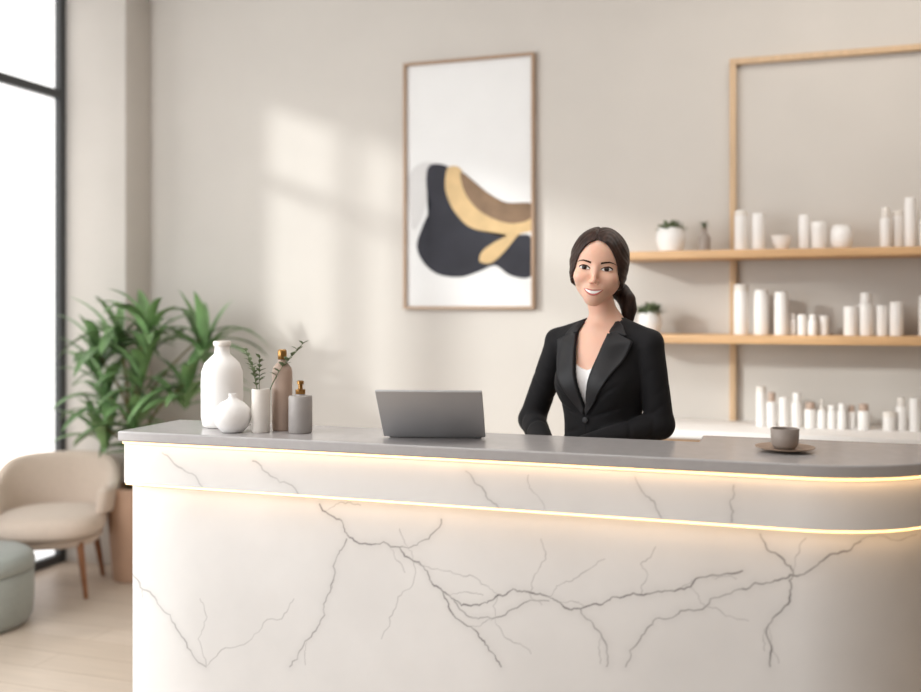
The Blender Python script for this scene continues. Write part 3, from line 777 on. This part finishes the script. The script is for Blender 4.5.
def resamp(P,n):
    P=np.array(P,float); L_=np.concatenate([[0],np.cumsum(np.hypot(*np.diff(P,axis=0).T))]); t=np.linspace(0,L_[-1],n)
    return np.stack([np.interp(t,L_,P[:,0]),np.interp(t,L_,P[:,1])],1)
def head_ray(x,z,off):
    o=hc+R@Vector((x*HS,-.25,z*HS)); dd=R@Vector((0,1,0)); h=bodyT.ray_cast(o,dd)[0]
    return (h-dd*off) if h else None
def torso_ray(x,z,off):
    o=Vector((x,-.4,z)); dd=Vector((0,1,0)); hs=[T.ray_cast(o,dd)[0] for T in(jackT,bodyT,camT)]; hs=[h for h in hs if h]
    if not hs: return None
    h=min(hs,key=lambda q:q.y); return h-dd*off
def drape(name,Ac,Bc,n,m,ray,off,mt,thick=.0006,parent=person,puffy=0.0,sm=0):
    A_,B_=resamp(Ac,n),resamp(Bc,n); V=np.zeros((n,m,3)); last=None
    for i in range(n):
        for j in range(m):
            t=j/(m-1); p=A_[i]*(1-t)+B_[i]*t; q=ray(p[0],p[1],off+puffy*math.sin(math.pi*t)*math.sin(math.pi*min(1,max(0,i/(n-1)))) )
            if q is None: q=Vector((p[0],(last.y if last is not None else -.02),p[1]))
            last=q; V[i,j]=q
    for _ in range(sm):
        y=V[:,:,1]; yp=np.pad(y,1,mode='edge'); av=(yp[2:,1:-1]+yp[:-2,1:-1]+yp[1:-1,2:]+yp[1:-1,:-2])/4
        V[:,:,1]=np.minimum(y*.4+av*.6,y+.002) if _%2 else np.minimum(y,av)
    faces=[(i*m+j,(i+1)*m+j,(i+1)*m+j+1,i*m+j+1) for i in range(n-1) for j in range(m-1)]
    o=meshobj(name,V.reshape(-1,3).tolist(),faces,mt,parent,smooth=True)
    if thick:
        s=o.modifiers.new('solid','SOLIDIFY'); s.thickness=thick; s.offset=0
    return o
for s in(-1,1):
    ex=s*.0315; ez=-.0005
    hw=.0162
    xs=np.linspace(-1,1,15)
    upc=[(ex+hw*t,ez+.0068*(1-abs(t)**2.2)+.0013*t*s) for t in xs]
    loc_=[(ex+hw*t,ez-.0042*(1-abs(t)**2.0)+.0013*t*s) for t in xs]
    drape('eye',upc,loc_,15,6,head_ray,.0006,M_scl,.0004)
    c=(ex-.0004,ez+.0014)
    ring=lambda rr,sg:[(c[0]+rr*math.cos(a),c[1]+sg*rr*math.sin(a)) for a in np.linspace(math.pi,0,11)]
    drape('iris',[(x,min(z,ez+.0066)) for x,z in ring(.0072,1)],[(x,max(z,ez-.0042)) for x,z in ring(.0072,-1)],11,5,head_ray,.0012,M_iris,.0003)
    drape('pupil',[(x,min(z,ez+.0066)) for x,z in ring(.0032,1)],ring(.0032,-1),11,5,head_ray,.0017,M_pup,.0003)
    drape('eyelid',[(x,z+.0024+ (.0010 if (x-ex)*s>0 else 0)) for x,z in upc],[(x,z-.0006) for x,z in upc],15,4,head_ray,.0016,M_brow,.0006)
    drape('lower_lash',[(x,z+.0001) for x,z in loc_],[(x,z-.0009) for x,z in loc_],15,3,head_ray,.0009,M_lash,.0003)
    br=[(s*.0140,.0180),(s*.025,.0212),(s*.037,.0230),(s*.047,.0208),(s*.056,.0160)]
    bl=[(s*.0140,.0130),(s*.025,.0165),(s*.037,.0190),(s*.047,.0182),(s*.056,.0152)]
    drape('eyebrow',br,bl,18,4,head_ray,.0008,M_brow,.0006)
    drape('nostril',[(s*.0045,-.0408),(s*.008,-.0402)],[(s*.0045,-.0422),(s*.008,-.0416)],6,3,head_ray,.0006,M_lip,.0002)
T=np.linspace(-1,1,21); mw=.0275; mz=-.0645
outU=[(mw*t,mz+.0072*t*t+.0054*(1-t*t)**.8-(.0012*math.exp(-(t/.16)**2))) for t in T]
inU=[(mw*.93*t,mz+.0070*t*t+.0022*(1-t*t)) for t in T]
inL=[(mw*.93*t,mz+.0070*t*t-.0070*(1-t*t)) for t in T]
outL=[(mw*t,mz+.0072*t*t-.0118*(1-t*t)**.8) for t in T]
drape('teeth',inU,inL,21,5,head_ray,.0005,M_teeth,.0003)
drape('lip',outU,inU,21,5,head_ray,.0008,M_lip,.0006,puffy=.0014)
drape('lip',inL,outL,21,5,head_ray,.0008,M_lip,.0006,puffy=.0018)
for s in(-1,1):
    inn=[(s*.055,1.348),(s*.040,1.28),(s*.021,1.205),(s*.002,1.123)]
    out=[(s*.080,1.348),(s*.130,1.326),(s*.114,1.270),(s*.074,1.200),(s*.034,1.140),(s*.004,1.107)]
    drape('lapel',inn,out,40,11,torso_ray,.005,M_lapel,.003,sm=16)
    inn=[(s*.053,1.381),(s*.054,1.368),(s*.054,1.351)]
    out=[(s*.066,1.384),(s*.087,1.368),(s*.107,1.340)]
    drape('collar',inn,out,14,9,torso_ray,.005,M_lapel,.003,sm=8)
q=torso_ray(0.0,1.092,.004)
bt=lathe('button',[(.008,0),(.009,.001),(.009,.003),(.006,.004)],M_key,person,tuple(q),20); bt.rotation_euler=(math.radians(90),0,0)

# ------------------------------------------------------------ lights / world
w=bpy.data.worlds.new('World'); scene.world=w; w.use_nodes=True
w.node_tree.nodes['Background'].inputs[0].default_value=(.96,.98,1.0,1); w.node_tree.nodes['Background'].inputs[1].default_value=.20
def area(name,loc,target,sx,sy,power,col=(1,1,1)):
    l=bpy.data.lights.new(name,'AREA'); l.shape='RECTANGLE'; l.size=sx; l.size_y=sy; l.energy=power; l.color=col
    o=bpy.data.objects.new(name,l); o.location=loc; o.rotation_euler=(Vector(target)-Vector(loc)).to_track_quat('-Z','Y').to_euler(); link(o); return o
area('added_left_light',(-3.7,1.3,1.8),(-.3,2.8,1.2),2.2,2.2,80,(.96,.98,1))  # area lamp added to boost daylight at the unseen window
area('added_left_light',(-3.5,-1.0,1.7),(-.9,2.6,1.1),2.4,2.2,95,(.97,.985,1))  # added key lamp in front of solid wall, no window here
area('overhead_fill',(-1.2,2.2,3.2),(-1.2,3.4,0),2.8,1.2,34,(1,.985,.97))  # added fill from above, no ceiling fixture known
area('overhead_fill',(.6,3.6,3.2),(.6,3.9,0),1.6,.8,15,(1,.95,.88))  # added warm fill above the cabinet, no fixture known
warm=(1,.62,.30)
for inset,z,pw in((.008,1.0285,.46),(.0215,.9035,.40)):
    yl=2.34+inset
    l=area('strip_lamp',(-.89,yl,z),(-.89,yl,z-.1),1.88,.006,pw,warm)
    l.rotation_euler=(0,0,0)
    r=.4-inset; n=9
    for k in range(n):
        a=(k+.5)/n*math.pi/2
        l=area('strip_lamp',(.05+r*math.sin(a),2.74-r*math.cos(a),z),(0,0,0),r*math.pi/2/n,.006,pw*(r*math.pi/2/n)/1.88,warm)
        l.rotation_euler=(0,0,a)
sl=bpy.data.lights.new('sun','SUN'); sl.energy=2.3; sl.angle=math.radians(4.0); sl.color=(1,.985,.96)
so=bpy.data.objects.new('sun',sl); so.rotation_euler=Vector((1,.9,-.385)).to_track_quat('-Z','Y').to_euler(); so.location=(-6,0,4); link(so)

# ------------------------------------------------------------ camera
c=bpy.data.cameras.new('camera'); c.sensor_width=36; c.sensor_fit='HORIZONTAL'; c.lens=950/921*36; c.shift_y=-37/921
c.dof.use_dof=True; c.dof.focus_distance=2.70; c.dof.aperture_fstop=1.2; c.clip_start=.05
co=bpy.data.objects.new('camera',c); co.location=(0,0,1.42); co.rotation_euler=(math.radians(90),0,math.radians(18.4)); link(co); scene.camera=co
